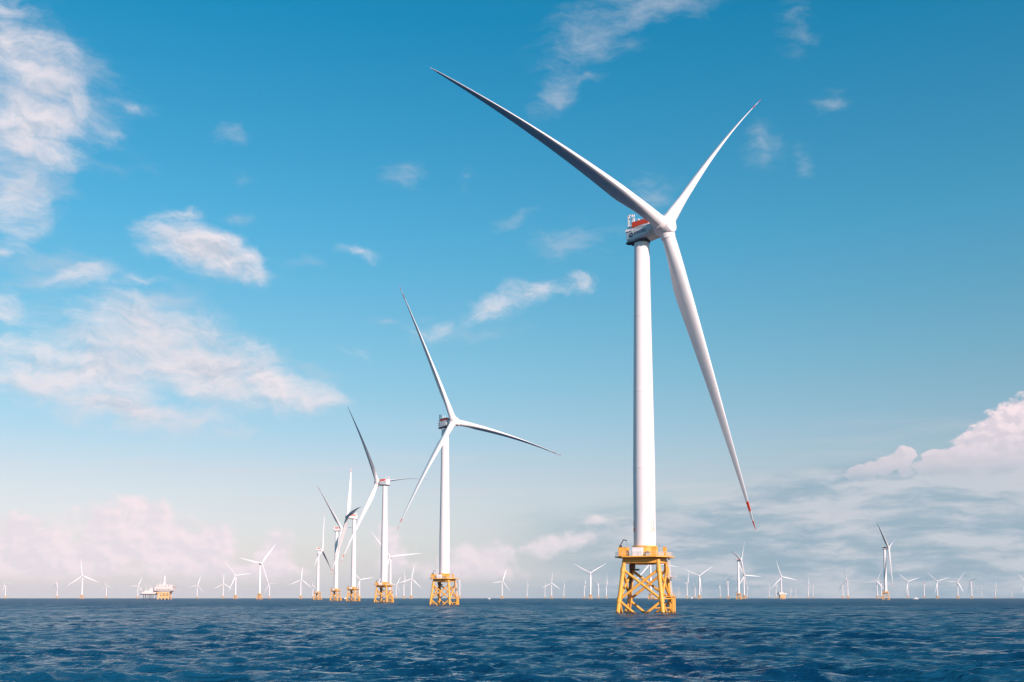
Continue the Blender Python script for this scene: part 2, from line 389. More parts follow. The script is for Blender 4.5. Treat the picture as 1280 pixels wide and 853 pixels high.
    for (tx_, ty_) in ((.360*105, 2.817*105), (-.388*105, 5.982*105), (-1.113*105, 9.066*105)):
        for k_ in range(4):
            a_ = math.pi/4 + k_*math.pi/2 + R(-20.5)
            dn = t.nodes.new('ShaderNodeVectorMath'); dn.operation = 'DISTANCE'; t.links.new(g.outputs['Position'], dn.inputs[0])
            dn.inputs[1].default_value = (tx_+9.1*math.cos(a_), ty_+9.1*math.sin(a_), 0)
            mr_ = t.nodes.new('ShaderNodeMapRange'); t.links.new(dn.outputs['Value'], mr_.inputs[0])
            for q, v_ in zip((1, 2, 3, 4), (.5, 3.6, 1, 0)): mr_.inputs[q].default_value = v_
            if foam is None: foam = mr_.outputs[0]
            else:
                mm = t.nodes.new('ShaderNodeMath'); mm.operation = 'MAXIMUM'; t.links.new(foam, mm.inputs[0]); t.links.new(mr_.outputs[0], mm.inputs[1]); foam = mm.outputs[0]
    fa = t.nodes.new('ShaderNodeMath'); fa.operation = 'ADD'; t.links.new(foam, fa.inputs[0]); t.links.new(fine, fa.inputs[1])
    fr_ = t.nodes.new('ShaderNodeMapRange'); t.links.new(fa.outputs[0], fr_.inputs[0]); fr_.inputs[1].default_value = .98; fr_.inputs[2].default_value = 1.35
    fc = t.nodes.new('ShaderNodeMix'); fc.data_type = 'RGBA'; t.links.new(fr_.outputs[0], fc.inputs['Factor']); t.links.new(cm.outputs[2], fc.inputs[6]); fc.inputs[7].default_value = (.55, .60, .62, 1)
    t.links.new(fc.outputs[2], b.inputs['Base Color'])
    me.materials.append(m)
    o = put('sea', me); o['kind'] = 'structure'
    return o
build_sea()

# ================================================================ haze
def build_haze():
    mb = MB(); mb.box((0, 0, 118), (54000, 54000, 250))
    me = mb.mesh('haze', [])
    m = bpy.data.materials.new('haze_air'); m.use_nodes = True; t = m.node_tree
    t.nodes.remove(t.nodes['Principled BSDF'])
    v = t.nodes.new('ShaderNodeVolumePrincipled'); v.inputs['Color'].default_value = (.86, .87, .92, 1); v.inputs['Density'].default_value = 1.5e-5
    t.links.new(v.outputs[0], t.nodes['Material Output'].inputs['Volume'])
    me.materials.append(m)
    o = put('haze', me); o['kind'] = 'stuff'
build_haze()

# ================================================================ wind turbines
UNIT = 105.0            # hub height above the eye
JROT = R(-20.5)
def corner(k, r): 
    a = math.pi/4 + k*math.pi/2
    return Vector((r*math.cos(a), r*math.sin(a), 0))
def leg_r(z): return 9.1 - (9.1-6.8)*z/15.0
def legpt(k, z):
    c = corner(k, leg_r(z)); return Vector((c.x, c.y, z))

# shared meshes ------------------------------------------------------
def m_tower(n=40):
    mb = MB(); prof = [(3.15, 19.2), (3.15, 19.25)]
    for i in range(13):
        z = 19.3 + i*(107.6-19.3)/12; rr_ = 3.15 - (3.15-2.2)*max(0, (z-40)/67.6)**1.0*1.0 if z > 40 else 3.15
        prof.append((rr_, z))
        if i in (3, 6, 9):   # flange rings
            prof += [(rr_+.05, z+.02), (rr_+.05, z+.28), (rr_-.005, z+.3)]
    mb.lathe(prof, n); return mb.mesh('tower', WHITE, True, 60)
def m_collar():
    mb = MB(); mb.lathe([(3.25, 16.2), (3.25, 18.7), (3.5, 18.75), (3.5, 19.15), (3.2, 19.2)], 40); return mb.mesh('transition_collar', YEL, True)
def m_leg(k):
    mb = MB(); mb.tube(legpt(k, -8), legpt(k, 15.2), .62, .58, 16)
    mb.tube(legpt(k, 3.2), legpt(k, 4.6), .76, .75, 16); mb.tube(legpt(k, 11.6), legpt(k, 13), .74, .73, 16)
    return mb.mesh('leg', YEL, True)
def m_brace(k):
    mb = MB(); j = (k+1) % 4
    for (a, b) in ((k, j), (j, k)):
        mb.tube(legpt(a, 12.4), legpt(b, 4.0), .38, n=10)
        mb.tube(legpt(a, 3.7), legpt(b, -7), .38, n=10)
    return mb.mesh('cross_brace', YEL, True)
def m_deck():
    mb = MB(); mb.box((0, 0, 15.95), (15.0, 15.0, .34), ch=2.6); return mb.mesh('platform', YEL)
def m_girder():
    mb = MB(); q = 9.7/2
    for s in (-1, 1):
        mb.box((0, s*q, 14.95), (9.9, .9, 1.5)); mb.box((s*q, 0, 14.94), (.88, 8.8, 1.48))
    mb.tube((0, 0, 13.9), (0, 0, 15.74), 3.0, 3.2, 32)
    for k in range(4):
        c = corner(k, 6.4); mb.tube((0, 0, 14.9), (c.x, c.y, 14.9), .55, n=8)
    return mb.mesh('support_girder', YEL, False)
def m_railing():
    mb = MB(); h = 7.3; c = 2.4
    pts = [(-h+c, -h), (h-c, -h), (h, -h+c), (h, h-c), (h-c, h), (-h+c, h), (-h, h-c), (-h, -h+c)]
    for i in range(8):
        a, b = Vector((*pts[i], 0)), Vector((*pts[(i+1) % 8], 0)); n = max(1, int((b-a).length/1.6))
        for z in (16.7, 17.25): mb.tube(a+Vector((0, 0, z)), b+Vector((0, 0, z)), .035, n=5)
        for q in range(n): p = a+(b-a)*q/n; mb.tube(p+Vector((0, 0, 16.14)), p+Vector((0, 0, 17.27)), .04, n=5)
    return mb.mesh('railing', PALE)
def m_box(c, d, ch, m, name):
    mb = MB(); mb.box(c, d, ch=ch); 
    if m is not DARK: mb.box((c[0], c[1], c[2]+d[2]/2+.05), (d[0]+.15, d[1]+.15, .1))
    return mb.mesh(name, m)
def m_cables():
    mb = MB(); mb.box((-4.0, 1.2, 13.3), (1.5, 1.3, 1.5)); mb.box((-3.2, 2.4, 12.5), (1.9, .5, .5), rot=.5)
    for q in (0, .5, 1.0):
        mb.path([(-4.4+q, 1.2, 14.2), (-4.9+q*.6, 2.0, 12.2), (-5.3+q*.5, 3.4, 8.0), (-5.9+q*.4, 4.4, 3.0), (-6.3+q*.3, 4.9, -2.0)], .16, n=6)
    mb.box((-5.2, 3.0, 9.0), (1.3, .3, .3)); mb.box((-5.8, 4.2, 4.4), (1.3, .3, .3))
    return mb.mesh('cable_pipes', BROWN)
def m_deckgear():
    out = []
    for kind, q in (('b', ((5.6, -4.3, 16.6), (1.2, 1.4, 1.0))), ('b', ((6.0, 3.4, 16.7), (1.5, 1.5, 1.3))), ('b', ((2.3, -6.3, 16.55), (.9, .8, .9))),
                    ('t', ((-2.9, -6.4, 16.1), (-2.9, -6.4, 18.2), .12)), ('t', ((5.2, -2.6, 16.1), (5.2, -2.6, 18.6), .1)), ('t', ((-6.6, -.6, 16.1), (-6.6, -.6, 20.6), .07))):
        mb = MB()
        if kind == 'b': mb.box(*q)
        else: mb.tube(q[0], q[1], q[2], n=6)
        out.append(mb.mesh('deck_gear', PALE))
    return out
def m_crane():
    mb = MB(); mb.tube((-6.3, -3, 16.15), (-6.3, -3, 19.4), .22, n=8); mb.path([(-6.3, -3, 19.4), (-5.4, -3.2, 20.9), (-4.4, -3.3, 20.6)], .14); mb.tube((-4.4, -3.3, 20.6), (-4.4, -3.3, 19.2), .04, n=5)
    mb.box((-6.3, -3, 19.0), (.7, .6, .7)); return mb.mesh('deck_crane', DARK)
def m_landing():
    mb = MB(); x0 = 4.9
    # boat landing: two fender tubes, rungs and a rest platform outboard of the right-hand leg
    for y in (-1.3, 1.3):
        mb.tube((x0+2.6, y, -5), (x0+2.6, y, 4.7), .26, n=10)
        for z in (1.6, 4.2): mb.tube((x0+2.6, y, z), (x0-2.6, y*2.6, z), .18, n=8)
    for z in np.arange(-1, 4.6, .45): mb.tube((x0+2.5, -.35, z), (x0+2.5, .35, z), .05, n=5)
    for y in (-.35, .35): mb.tube((x0+2.5, y, -1.5), (x0+2.5, y, 5.8), .07, n=6)
    mb.box((x0+1.6, 0, 4.85), (3.0, 3.4, .3))
    return mb.mesh('boat_landing', YEL)
def m_ladder():
    mb = MB(); x0 = 6.6
    for y in (-.9, -.3, .3, .9): mb.tube((x0+.2, y, 5.0), (x0-.5, y, 15.6), .07, n=6)
    for i in range(24):
        z = 5.2+i*.44; xx = x0+.2-.7*(z-5)/10.6; mb.tube((xx, -.3, z), (xx, .3, z), .045, n=5)
    for z in (7, 8.5, 10): mb.tube((x0+.1, -.9, z), (x0+.1, .9, z), .06, n=5)
    mb.box((x0+.3, 0, 10.4), (2.4, 2.4, .22)); mb.box((x0+.3, 0, 9.9), (2.0, 2.0, .1))
    for s in (-1.1, 1.1):
        for q in (-1.1, 1.1): mb.tube((x0+.3+s, q, 10.5), (x0+.3+s, q, 11.5), .04, n=5)
        mb.tube((x0-.8, s, 11.5), (x0+1.4, s, 11.5), .04, n=5)
    for y in (-1.5, 1.5): mb.tube((x0+2.2, y, 5.0), (x0+2.2, y, 6.1), .05, n=5)
    mb.tube((x0+.7, -1.5, 6.1), (x0+2.9, -1.5, 6.1), .05, n=5); mb.tube((x0+2.4, -1, 5), (x0+2.4, -1, 7.6), .07, n=6)
    return mb.mesh('access_ladder', PALE)
def m_simple_jacket():
    mb = MB()
    for k in range(4):
        mb.tube(legpt(k, -6), legpt(k, 15.2), .75, n=8); j = (k+1) % 4
        for (a, b) in ((k, j), (j, k)): mb.tube(legpt(a, 12.4), legpt(b, 4), .45, n=6); mb.tube(legpt(a, 3.7), legpt(b, -7), .45, n=6)
    mb.tube((0, 0, 13.6), (0, 0, 15.7), 5.0, n=8)
    return mb.mesh('jacket_frame', YEL)
def m_nacelle():
    # x forward (towards the hub), z up from the tower-top level 107.6
    mb = MB()
    def sec(x, w_, z0, z1, c):   # chamfered section
        h = w_/2
        return [(x, -h+c, z0), (x, h-c, z0), (x, h, z0+c), (x, h, z1-c*1.0), (x, h-c*.9, z1), (x, -h+c*.9, z1), (x, -h, z1-c*1.0), (x, -h, z0+c)]
    rings = [sec(-3.8, 4.6, .9, 3.6, .4), sec(-3.4, 5.2, .35, 3.9, .4), sec(-1.5, 5.4, .25, 4.2, .4), sec(2.6, 5.4, .7, 4.6, .4), sec(4.0, 5.2, 1.1, 4.7, .4), sec(4.8, 4.6, 1.5, 4.5, .5)]
    mb.quad_ring(rings)
    return mb.mesh('nacelle', GREY, False)
def m_nacelle_roof():
    mb = MB()   # raised cooler housing at the rear, sloping sides catch the sun
    rings = []
    for z, a, b in ((3.3, 0, 0), (3.5, .0, 0), (5.4, .7, 1.5), (5.7, 1.0, 1.8)):
        x0, x1, h = -3.95+a*.3, -1.3-a, 2.8-b*.9
        rings.append([(x0, -h, z), (x1, -h, z), (x1, h, z), (x0, h, z)])
    mb.quad_ring(rings); return mb.mesh('cooler_housing', WHITE)
def m_heli():
    mb = MB()   # red parapet of the hoist deck
    x0, x1, h, z0, z1 = -1.5, 4.3, 2.62, 4.25, 5.75
    mb.box(((x0+x1)/2, -h, (z0+z1)/2), (x1-x0, .14, z1-z0)); mb.box(((x0+x1)/2, h, (z0+z1)/2), (x1-x0, .14, z1-z0))
    mb.box((x0, 0, (z0+z1)/2), (.14, 2*h-.16, z1-z0)); mb.box((x1, 0, (z0+z1)/2), (.14, 2*h-.16, z1-z0)); mb.box(((x0+x1)/2, 0, z0+.1), (x1-x0-.2, 2*h-.2, .12))
    return mb.mesh('hoist_deck', RED)
def m_mast(x, y, z1):
    mb = MB(); nseg = 5
    for q in range(nseg):
        za, zb = 5.0+(z1-5.0)*q/nseg, 5.0+(z1-5.0)*(q+1)/nseg
        mb.tube((x, y, za), (x, y, zb), .14, n=6, mi=q % 2)
    mb.box((x, y, z1), (.42, .42, .28)); mb.box((x+.35, y, z1-1.2), (.9, .1, .1))
    return mb.mesh('sensor_mast', [WHITE, ROOT])
def m_emblem():
    mb = MB(); y = -2.72
    n = 24; r = .7; cx, cz = -1.75, 2.1
    ring = [[(cx+r*math.cos(2*math.pi*k/n), yy, cz+r*math.sin(2*math.pi*k/n)) for k in range(n)] for yy in (y, y-.02)]
    mb.quad_ring(ring, 0)
    mb.box((cx+.05, y-.03, cz+.1), (.5, .02, .1), mi=1); mb.box((cx-.1, y-.03, cz-.12), (.36, .02, .09), mi=1)
    return mb.mesh('emblem', [NAVY, WHITE])
def m_letters():
    mb = MB(); y = -2.725; rng = random.Random(3)
    for i in range(5):
        x = -.45+i*.88; z = 2.3
        for (dx, dz, ww, hh) in ((0, .32, .7, .12), (0, -.32, .6, .12), (-.25, 0, .12, .7), (.22, .02, .12, .8), (0, 0, .66, .11)):
            if rng.random() < .85: mb.box((x+dx, y, z+dz), (ww, .02, hh))
    mb.box((1.6, y, 3.7), (3.0, .02, .1)); 
    return mb.mesh('lettering', NAVY)
def m_hub():
    mb = MB()   # axis x; blades leave along the rotor plane (added per blade root)
    mb.lathe([(1.9, -3.3), (2.1, -2.6), (2.55, -1.9), (2.75, -.6), (2.75, .9), (2.6, 1.7), (2.3, 2.3), (1.3, 2.65), (.3, 2.75)], 32, 'x')
    for k in range(3):
        a = k*2*math.pi/3
        d = Vector((0, math.sin(a), math.cos(a)))
        mb.tube(d*1.0, d*3.35, 2.12, 2.12, 28)
    return mb.mesh('rotor_hub', WHITE, True, 35)
def m_shaft():
    mb = MB(); mb.lathe([(2.3, 4.5), (2.25, 5.2), (2.2, 6.4)], 28, 'x', (0, 0, 2.7)); mb.lathe([(1.9, 3.2), (1.7, 4.9), (1.6, 6.0)], 24, 'x', (0, 0, 1.7))
    return mb.mesh('main_bearing', ROOT, True)
def m_yaw():
    mb = MB(); mb.lathe([(2.3, -.25), (2.45, -.1), (2.45, .35)], 36); mb.box((-3.3, -1.7, .15), (1.3, 1.4, .5)); mb.box((-2.6, 0, .1), (1.6, 4.4, .35))
    return mb.mesh('yaw_bearing', DARK, False)

def blade_mesh(Lb, up, sag=0.0, nsec=30, npt=20, r0=3.3, pitch0=96, bands=True):
    """local: z along the blade, x = rotor axis (upwind), y in the rotor plane. `up` = +-(component of world up along local y)."""
    mb = MB(); rings = []; mats = []
    for i in range(nsec+1):
        t = i/nsec; t = t**1.0; z = r0 + (Lb-r0)*t; s = z/Lb
        # chord / thickness
        if s < .22:
            q = (s-.036)/(.22-.036); q = max(0, min(1, q)); q = q*q*(3-2*q)
            c = 3.8 + (5.0-3.8)*q; th = 3.8 + (2.3-3.8)*q; rd = 1-q
        else:
            q = (s-.22)/.78
            c = 4.65*(1-q)**1.05 + .35; th = c*(.46-.26*min(1, q*1.7)); rd = 0
        if s > .97: c *= max(.15, 1-((s-.97)/.03)**2*.8)
        tw = R(16*max(0, 1-s/.75)**1.3)
        pitch = R(pitch0) + tw*.3
        bend = -4*s*(1-s)*sag   # stays out of the tip-to-root line
        ring = []
        for k in range(npt):
            a = 2*math.pi*k/npt
            # airfoil: leading edge at +, max thickness at 30 %
            xc = .5*(1+math.cos(a))         # 1 = leading edge ... 0 = trailing edge
            yt = math.sin(a)*.5
            ex = (xc-.68)*c if rd < 1 else 0
            prof = (max(0.0, 1-(1-xc)**3.0))**.5*(xc**.55 if xc > 0 else 0)*1.18
            ey = math.copysign(min(1, prof)*th*.5, yt)*(abs(math.sin(a))**.35 if abs(math.sin(a)) > 1e-6 else 0)
            cx_, cy_ = math.cos(a)*c*.5, math.sin(a)*th*.5
            fx = ex*(1-rd) + cx_*rd; fy = ey*(1-rd) + cy_*rd
            # leading edge direction: rotates from the rotor plane to +x (upwind) with pitch
            X_ = fx*math.sin(pitch) - fy*math.cos(pitch)
            Y_ = fx*math.cos(pitch) + fy*math.sin(pitch)
            ring.append((X_, Y_ - bend*up, z))
        rings.append(ring)
    for i in range(nsec):
        s = (r0+(Lb-r0)*((i+.5)/nsec))/Lb
        mats.append(1 if bands and (.89 < s < .93 or s > .955) else 0)
    mb.quad_ring(rings, mats)
    return mb.mesh('blade', [BLADE, RED], True, 50)

SH_T = m_tower(); SH_TL = None
SH = dict(collar=m_collar(), legs=[m_leg(k) for k in range(4)], braces=[m_brace(k) for k in range(4)], deck=m_deck(), girder=m_girder(), rail=m_railing(),
          crane=m_crane(), cables=m_cables(), gear=m_deckgear(), landing=m_landing(), ladder=m_ladder(), jacket=m_simple_jacket(), nac=m_nacelle(), roof=m_nacelle_roof(), heli=m_heli(),
          masts=[m_mast(*q) for q in ((-3.4, -1.9, 8.2), (-2.9, -1.9, 8.4), (-2.1, -1.8, 8.3), (-1.1, -2.2, 7.9), (-3.4, .9, 8.0), (-2.4, 1.8, 8.1))], emblem=m_emblem(), letters=m_letters(), hub=m_hub(), shaft=m_shaft(), yaw=m_yaw(),
          cab_white=m_box((-.6, -6.2, 17.3), (2.9, 1.7, 2.3), .08, WHITE, 'control_cabinet'),
          cab_left=m_box((-5.0, -4.6, 17.35), (2.6, 2.4, 2.4), .08, YEL, 'equipment_box'),
          cab_right=m_box((4.0, -5.2, 17.3), (1.5, 1.6, 2.3), .08, YEL, 'equipment_box'),
          post=m_box((6.0, -1.2, 17.35), (1.0, 1.0, 2.5), .05, YEL, 'equipment_box'))
FARBLADE = blade_mesh(84.0, 0.0, nsec=16, npt=10, pitch0=12, bands=False)

def rotor_frame(psi, tilt):
    n = Vector((math.sin(psi)*math.cos(tilt), -math.cos(psi)*math.cos(tilt), math.sin(tilt)))
    u = Vector((math.cos(psi), math.sin(psi), 0)); v = n.cross(u)
    if v.z < 0: v = -v
    return n, u, v
def blade_matrix(origin, zdir, n):
    z = zdir.normalized(); x = (n - z*n.dot(z)).normalized(); y = z.cross(x)
    return Matrix(((x.x, y.x, z.x, origin.x), (x.y, y.y, z.y, origin.y), (x.z, y.z, z.z, origin.z), (0, 0, 0, 1)))

def turbine(p, label, group, near=False, detail=False):
    X, Dd, psi, phi, Lb, kap, tilt, e = p[:8]; dk = p[8:11] if len(p) > 8 else (0, 0, 0); da = p[11:14] if len(p) > 11 else (0, 0, 0)
    base = Vector((X*UNIT, Dd*UNIT, 0))
    root = empty('wind_turbine', base, label, 'wind turbine', group)
    put('tower', SH_T, root)
    n, u, v = rotor_frame(psi, tilt)
    hub_l = Vector((0, 0, CAMZ+UNIT)) + n*(e*UNIT)
    yaw = math.atan2(n.y, n.x)
    if near:
        jk = put('jacket_frame', SH['girder'], root, rot=(0, 0, JROT))
        for k in range(4): put('leg', SH['legs'][k], jk); put('cross_brace', SH['braces'][k], jk)
        pf = put('platform', SH['deck'], root, rot=(0, 0, JROT))
        put('railing', SH['rail'], pf); put('control_cabinet', SH['cab_white'], pf)
        put('equipment_box', SH['cab_left'], pf); put('equipment_box', SH['cab_right'], pf); put('equipment_box', SH['post'], pf)
        put('deck_crane', SH['crane'], pf); [put('equipment_box' if i_ < 3 else 'deck_post', q_, pf) for i_, q_ in enumerate(SH['gear'])]; put('cable_pipes', SH['cables'], jk)
        put('transition_collar', SH['collar'], root)
        put('boat_landing', SH['landing'], root, loc=(1.0, 2.6, 0), rot=(0, 0, JROT))
        put('access_ladder', SH['ladder'], root, (1.2, 2.8, 0), (0, 0, JROT))
    else:
        put('jacket_frame', SH['jacket'], root, rot=(0, 0, JROT + R(random.choice((0, 0, 10, -8)))))
        put('platform', SH['deck'], root, rot=(0, 0, JROT)); put('transition_collar', SH['collar'], root)
    nac = put('nacelle', SH['nac'], root, (0, 0, 107.6), (0, 0, yaw))
    put('cooler_housing', SH['roof'], nac); put('hoist_deck', SH['heli'], nac)
    if near:
        [put('sensor_mast', q, nac) for q in SH['masts']]; put('main_bearing', SH['shaft'], nac); put('yaw_bearing', SH['yaw'], nac)
    if detail:
        put('emblem', SH['emblem'], nac); put('lettering', SH['letters'], nac)
    # hub: local x = n, local z = v
    h = put('rotor_hub', SH['hub'], root)
    zd0 = math.sin(phi)*u + math.cos(phi)*v
    h.matrix_local = blade_matrix(hub_l, zd0, n)
    for k in range(3):
        a = phi + k*2*math.pi/3 + da[k]; kk = kap + dk[k]
        d = math.sin(kk)*n + math.cos(kk)*(math.sin(a)*u + math.cos(a)*v)
        Mx = blade_matrix(hub_l, d, n)
        if near:
            upc = Mx.col[1].z
            me = blade_mesh(Lb*UNIT, upc, 2.4 if detail else 2.2, **(dict(pitch0=84, bands=False) if detail and k == 0 else {}))
        else: me = FARBLADE
        bl = put('blade', me, root); bl.matrix_local = Mx
    return root

BIG = {
    'T1': (0.360, 2.817, 0.800, -1.354, 0.868, 0.014, 0.112, 0.080, 0.010, -0.008, 0.011, -0.077, 0.060, 0.017),
    'T2': (-0.388, 5.982, 0.715, -0.392, 0.828, 0.025, 0.141, 0.083, -0.013, 0.006, 0.032, -0.007, 0.033, -0.026),
    'T3': (-1.113, 9.066, -2.158, 0.662, 0.785, 0.029, 0.146, 0.086, -0.032, 0.018, 0.043, 0.030, -0.018, -0.013),
    'T4': (-1.976, 12.980, -1.231, -0.581, 0.827, -0.002, 0.172, 0.086, -0.006, -0.002, 0.005, -0.005, -0.013, 0.018),
    'T5': (-2.592, 15.342, 1.373, -0.629, 0.805, -0.081, 0.183, 0.082, -0.029, -0.027, -0.025, -0.035, 0.002, 0.033),
    'T6': (-4.051, 21.751, 1.489, -2.058, 0.815, 0.022, 0.009, 0.085, 0.000, 0.022, 0.000, 0.000, 0.013, -0.013),
    'AW': (7.578, 21.149, 0.981, -0.871, 0.825, 0.002, 0.129, 0.084, 0.001, 0.000, 0.001, -0.040, 0.040, -0.001),
    'AI': (6.085, 27.988, 1.050, -1.283, 0.856, -0.000, 0.130, 0.085, -0.001, -0.003, 0.004, -0.020, 0.013, 0.007),
}
GN = 'white wind turbines on yellow jackets standing in the nearer sea'
GF = 'small distant wind turbines along the horizon'
BL = {
    'T1': 'huge nearest white wind turbine on a yellow jacket, dark round emblem on its nacelle',
    'T2': 'second nearest turbine, left of the huge one, one blade reaching right almost level',
    'T3': 'third nearest turbine, its hub left of its tower and its upper blade dark grey',
    'T4': 'tower behind the crossing blades with rotor seen edge-on, one short dark blade over its nacelle',
    'T5': 'turbine just left of the edge-on rotor, one blade rising to the upper left',
    'T6': 'leftmost of the row of yellow-jacketed turbines receding to the left, slim blades at its right',
    'AW': 'tallest turbine on the right half behind the huge one, yellow jacket, one blade hanging down',
    'AI': 'tall turbine overlapping a smaller one midway between the huge turbine and the right group',
}
for k, p in BIG.items():
    rt = turbine(p, BL[k], GN, near=True, detail=(k == 'T1'))
    if k == 'T1':
        # orange characters painted low on the tower
        for ang0 in (R(-52), R(-166)):
            mb = MB(); rng = random.Random(8)
            for row in range(2):
                for c_ in range(2):
                    z = 25.4 - row*1.7; da_ = (c_-.5)*.27
                    for (du, dz, ww, hh) in ((-.24, 0, .12, 1.2), (.24, 0, .12, 1.2), (0, .54, .5, .14), (0, 0, .5, .14), (0, -.54, .5, .14)):
                        if rng.random() < .75:
                            aa = ang0 + da_ + du/3.17
                            mb.box((3.17*math.cos(aa), 3.17*math.sin(aa), z+dz), (.04, ww, hh), rot=aa)
            put('tower_marking', mb.mesh('tower_marking', ORNG), rt)

SMALL = [  # tower x, hub y, yaw, rotor angle, label
(8.5,731,-.4,1.344,'small turbine at the very left edge of the picture, blade pointing right'),
(73,730.5,-.7,.105,'faint small turbine left of the taller one with an upright blade, at far left'),
(104,720.5,.25,-2.217,'tallest turbine of the far left, orange foot, one blade straight up'),
(134.3,732.5,-.4,-2.251,'small turbine between the far left tall one and the offshore platform'),
(173.5,732.8,.65,-1.641,'very faint turbine close beside the left end of the white offshore platform'),
(247.5,732.3,.8,-1.745,'lone faint turbine right of the offshore platform with the white mast'),
(280,730.3,.45,-2.059,'small turbine with an upright blade just left of the one with a blade up-left'),
(295.4,720.3,.05,1.431,'turbine with orange foot, blades to upper left and level right, near the pale left tower'),
(325.3,705.3,.85,-1.38,'tall slim turbine with a long blade pointing left, left of the receding row'),
(337.5,730.6,-.35,-2.688,'small faint turbine just right of the tall slim one with the left-pointing blade'),
(376.6,725.3,.5,-1.972,'small turbine with orange foot and upright blade, left of the receding row'),
(391.7,732.3,-.55,-2.077,'faint turbine partly behind the leftmost turbine of the receding row'),
(449.9,725.3,.4,1.4,'small turbine between the jackets of the third and the edge-on turbine'),
(488,697.3,.05,1.45,'slim turbine directly right of the third nearest tower, its jacket hidden behind'),
(495.5,731.2,.8,-1.466,'faint low tower just right of the slim turbine behind the third jacket'),
(505.2,728,1.35,-2.112,'bare-looking far tower crossed by the left blade of the turbine beside it'),
(514.2,724.3,.4,-1.868,'small turbine between the third and second nearest, three blades clearly spread'),
(574.8,727.3,-.8,-1.763,'small turbine hidden partly by the right leg of the second nearest jacket'),
(627.6,727.3,.55,-1.71,'small turbine alone right of the second nearest one, blade leaning right'),
(658.7,734.5,1.35,.25,'very faint low tower midway between two small spread-blade turbines'),
(681,735.3,1.35,.25,'faintest low tower close left of the small turbine with orange foot, centre'),
(689.3,729.7,.05,-1.99,'small turbine with upright blade left of the Y-shaped one'),
(704.5,735,1.35,.25,'faint low tower just right of the small upright-blade turbine, centre'),
(730,731.2,1.4,-1.187,'faint tower immediately left of the Y-shaped turbine'),
(737.8,717,0,-1.065,'Y-shaped turbine with both upper blades raised, left of the huge jacket'),
(747.7,730.7,-.65,-1.379,'small turbine immediately right of the Y-shaped one, left of the huge jacket'),
(757.5,730.3,1.3,-2.042,'thin far tower last before the left side of the huge jacket'),
(813,704,-.05,-2.443,'turbine seen through the open legs of the huge yellow jacket'),
(858.2,728.5,1.05,-1.745,'small tower first to the right of the huge jacket boat landing'),
(868.2,733.5,-1.1,-2.531,'short faint tower between a small tower and the V-bladed turbine right of the huge jacket'),
(873.5,720.5,0,-1.134,'V-bladed turbine with orange foot to the right of the huge jacket'),
(899.4,733.5,-1.25,-1.501,'short tower midway right of the V-bladed turbine, rotor seen edge-on'),
(909.3,727.4,-1.25,-3.054,'small edge-on turbine with one blade up right, left of the tall overlapping pair'),
(929.3,720,.2,1.641,'smaller turbine overlapped by the tall one, one blade level to the right'),
(933,734,1.4,-2.775,'short far tower at the right foot of the tall overlapping pair'),
(976,721.7,0,-.297,'turbine rising behind the small orange platform, blades spread wide'),
(969,732,1.35,-2.618,'short tower just left of the small orange platform'),
(960.5,736,1.35,.25,'thin pale low tower under the blade tip left of the orange platform'),
(987.3,736.2,1.3,-1.065,'low tower just right of the small orange platform'),
(993.7,738,1.35,.25,'lower faint tower, second to the right of the small orange platform'),
(1009.2,732.3,1.1,-2.077,'thin tower with an upright blade, left one of a close pair'),
(1015.4,736.2,1.35,.25,'low tower, right one of a close pair beside an upright blade'),
(1052.3,731,-1.4,-2.74,'thin tower beside the left of the orange-footed edge-on turbine at right'),
(1058.5,726.3,-.85,-2.356,'orange-footed turbine with narrow rotor, well left of the tallest right one'),
(1095.3,727,-.3,-1.693,'turbine with a level left blade, just left of the tallest right one'),
(1100.4,729.5,-1.4,-2.775,'edge-on tower squeezed between the level-bladed turbine and the tallest right one'),
(1133.3,727.5,0,-2.932,'turbine first to the right of the tallest right one, V-shaped upper blades'),
(1153.8,729,1.4,-1.274,'edge-on tower between two V-bladed turbines on the far right'),
(1170.3,727.1,-.15,-2.915,'V-bladed turbine right of the edge-on tower on the far right'),
(1195.7,728.1,-.2,-1.484,'far right turbine with one level left blade and one steep upper blade'),
(1213,727.8,-1.35,-2.95,'edge-on turbine leaning-bladed beside the far right level-bladed one'),
(1225.5,737.5,1.35,.25,'faintest low tower left of the lone short tower on the far right'),
(1242.3,732.8,1.2,-2.635,'lone short tower with narrow rotor near the right edge'),
(1263,737.5,1.35,.25,'faintest low tower between the lone short tower and the right edge'),
(1280.2,729,.0,-2.723,'turbine cut by the right edge of the picture'),
]
def ground(px, sc):     # tower foot for a hub seen `sc` pixels above the horizon
    D_ = F/sc; return (px-640)/F*D_, D_
for (tx, hy, ps, ph, lab) in SMALL:
    x, d_ = ground(tx, 748-hy)
    turbine((x, d_, ps, ph, .8, .01, .09, .085), lab, GF)

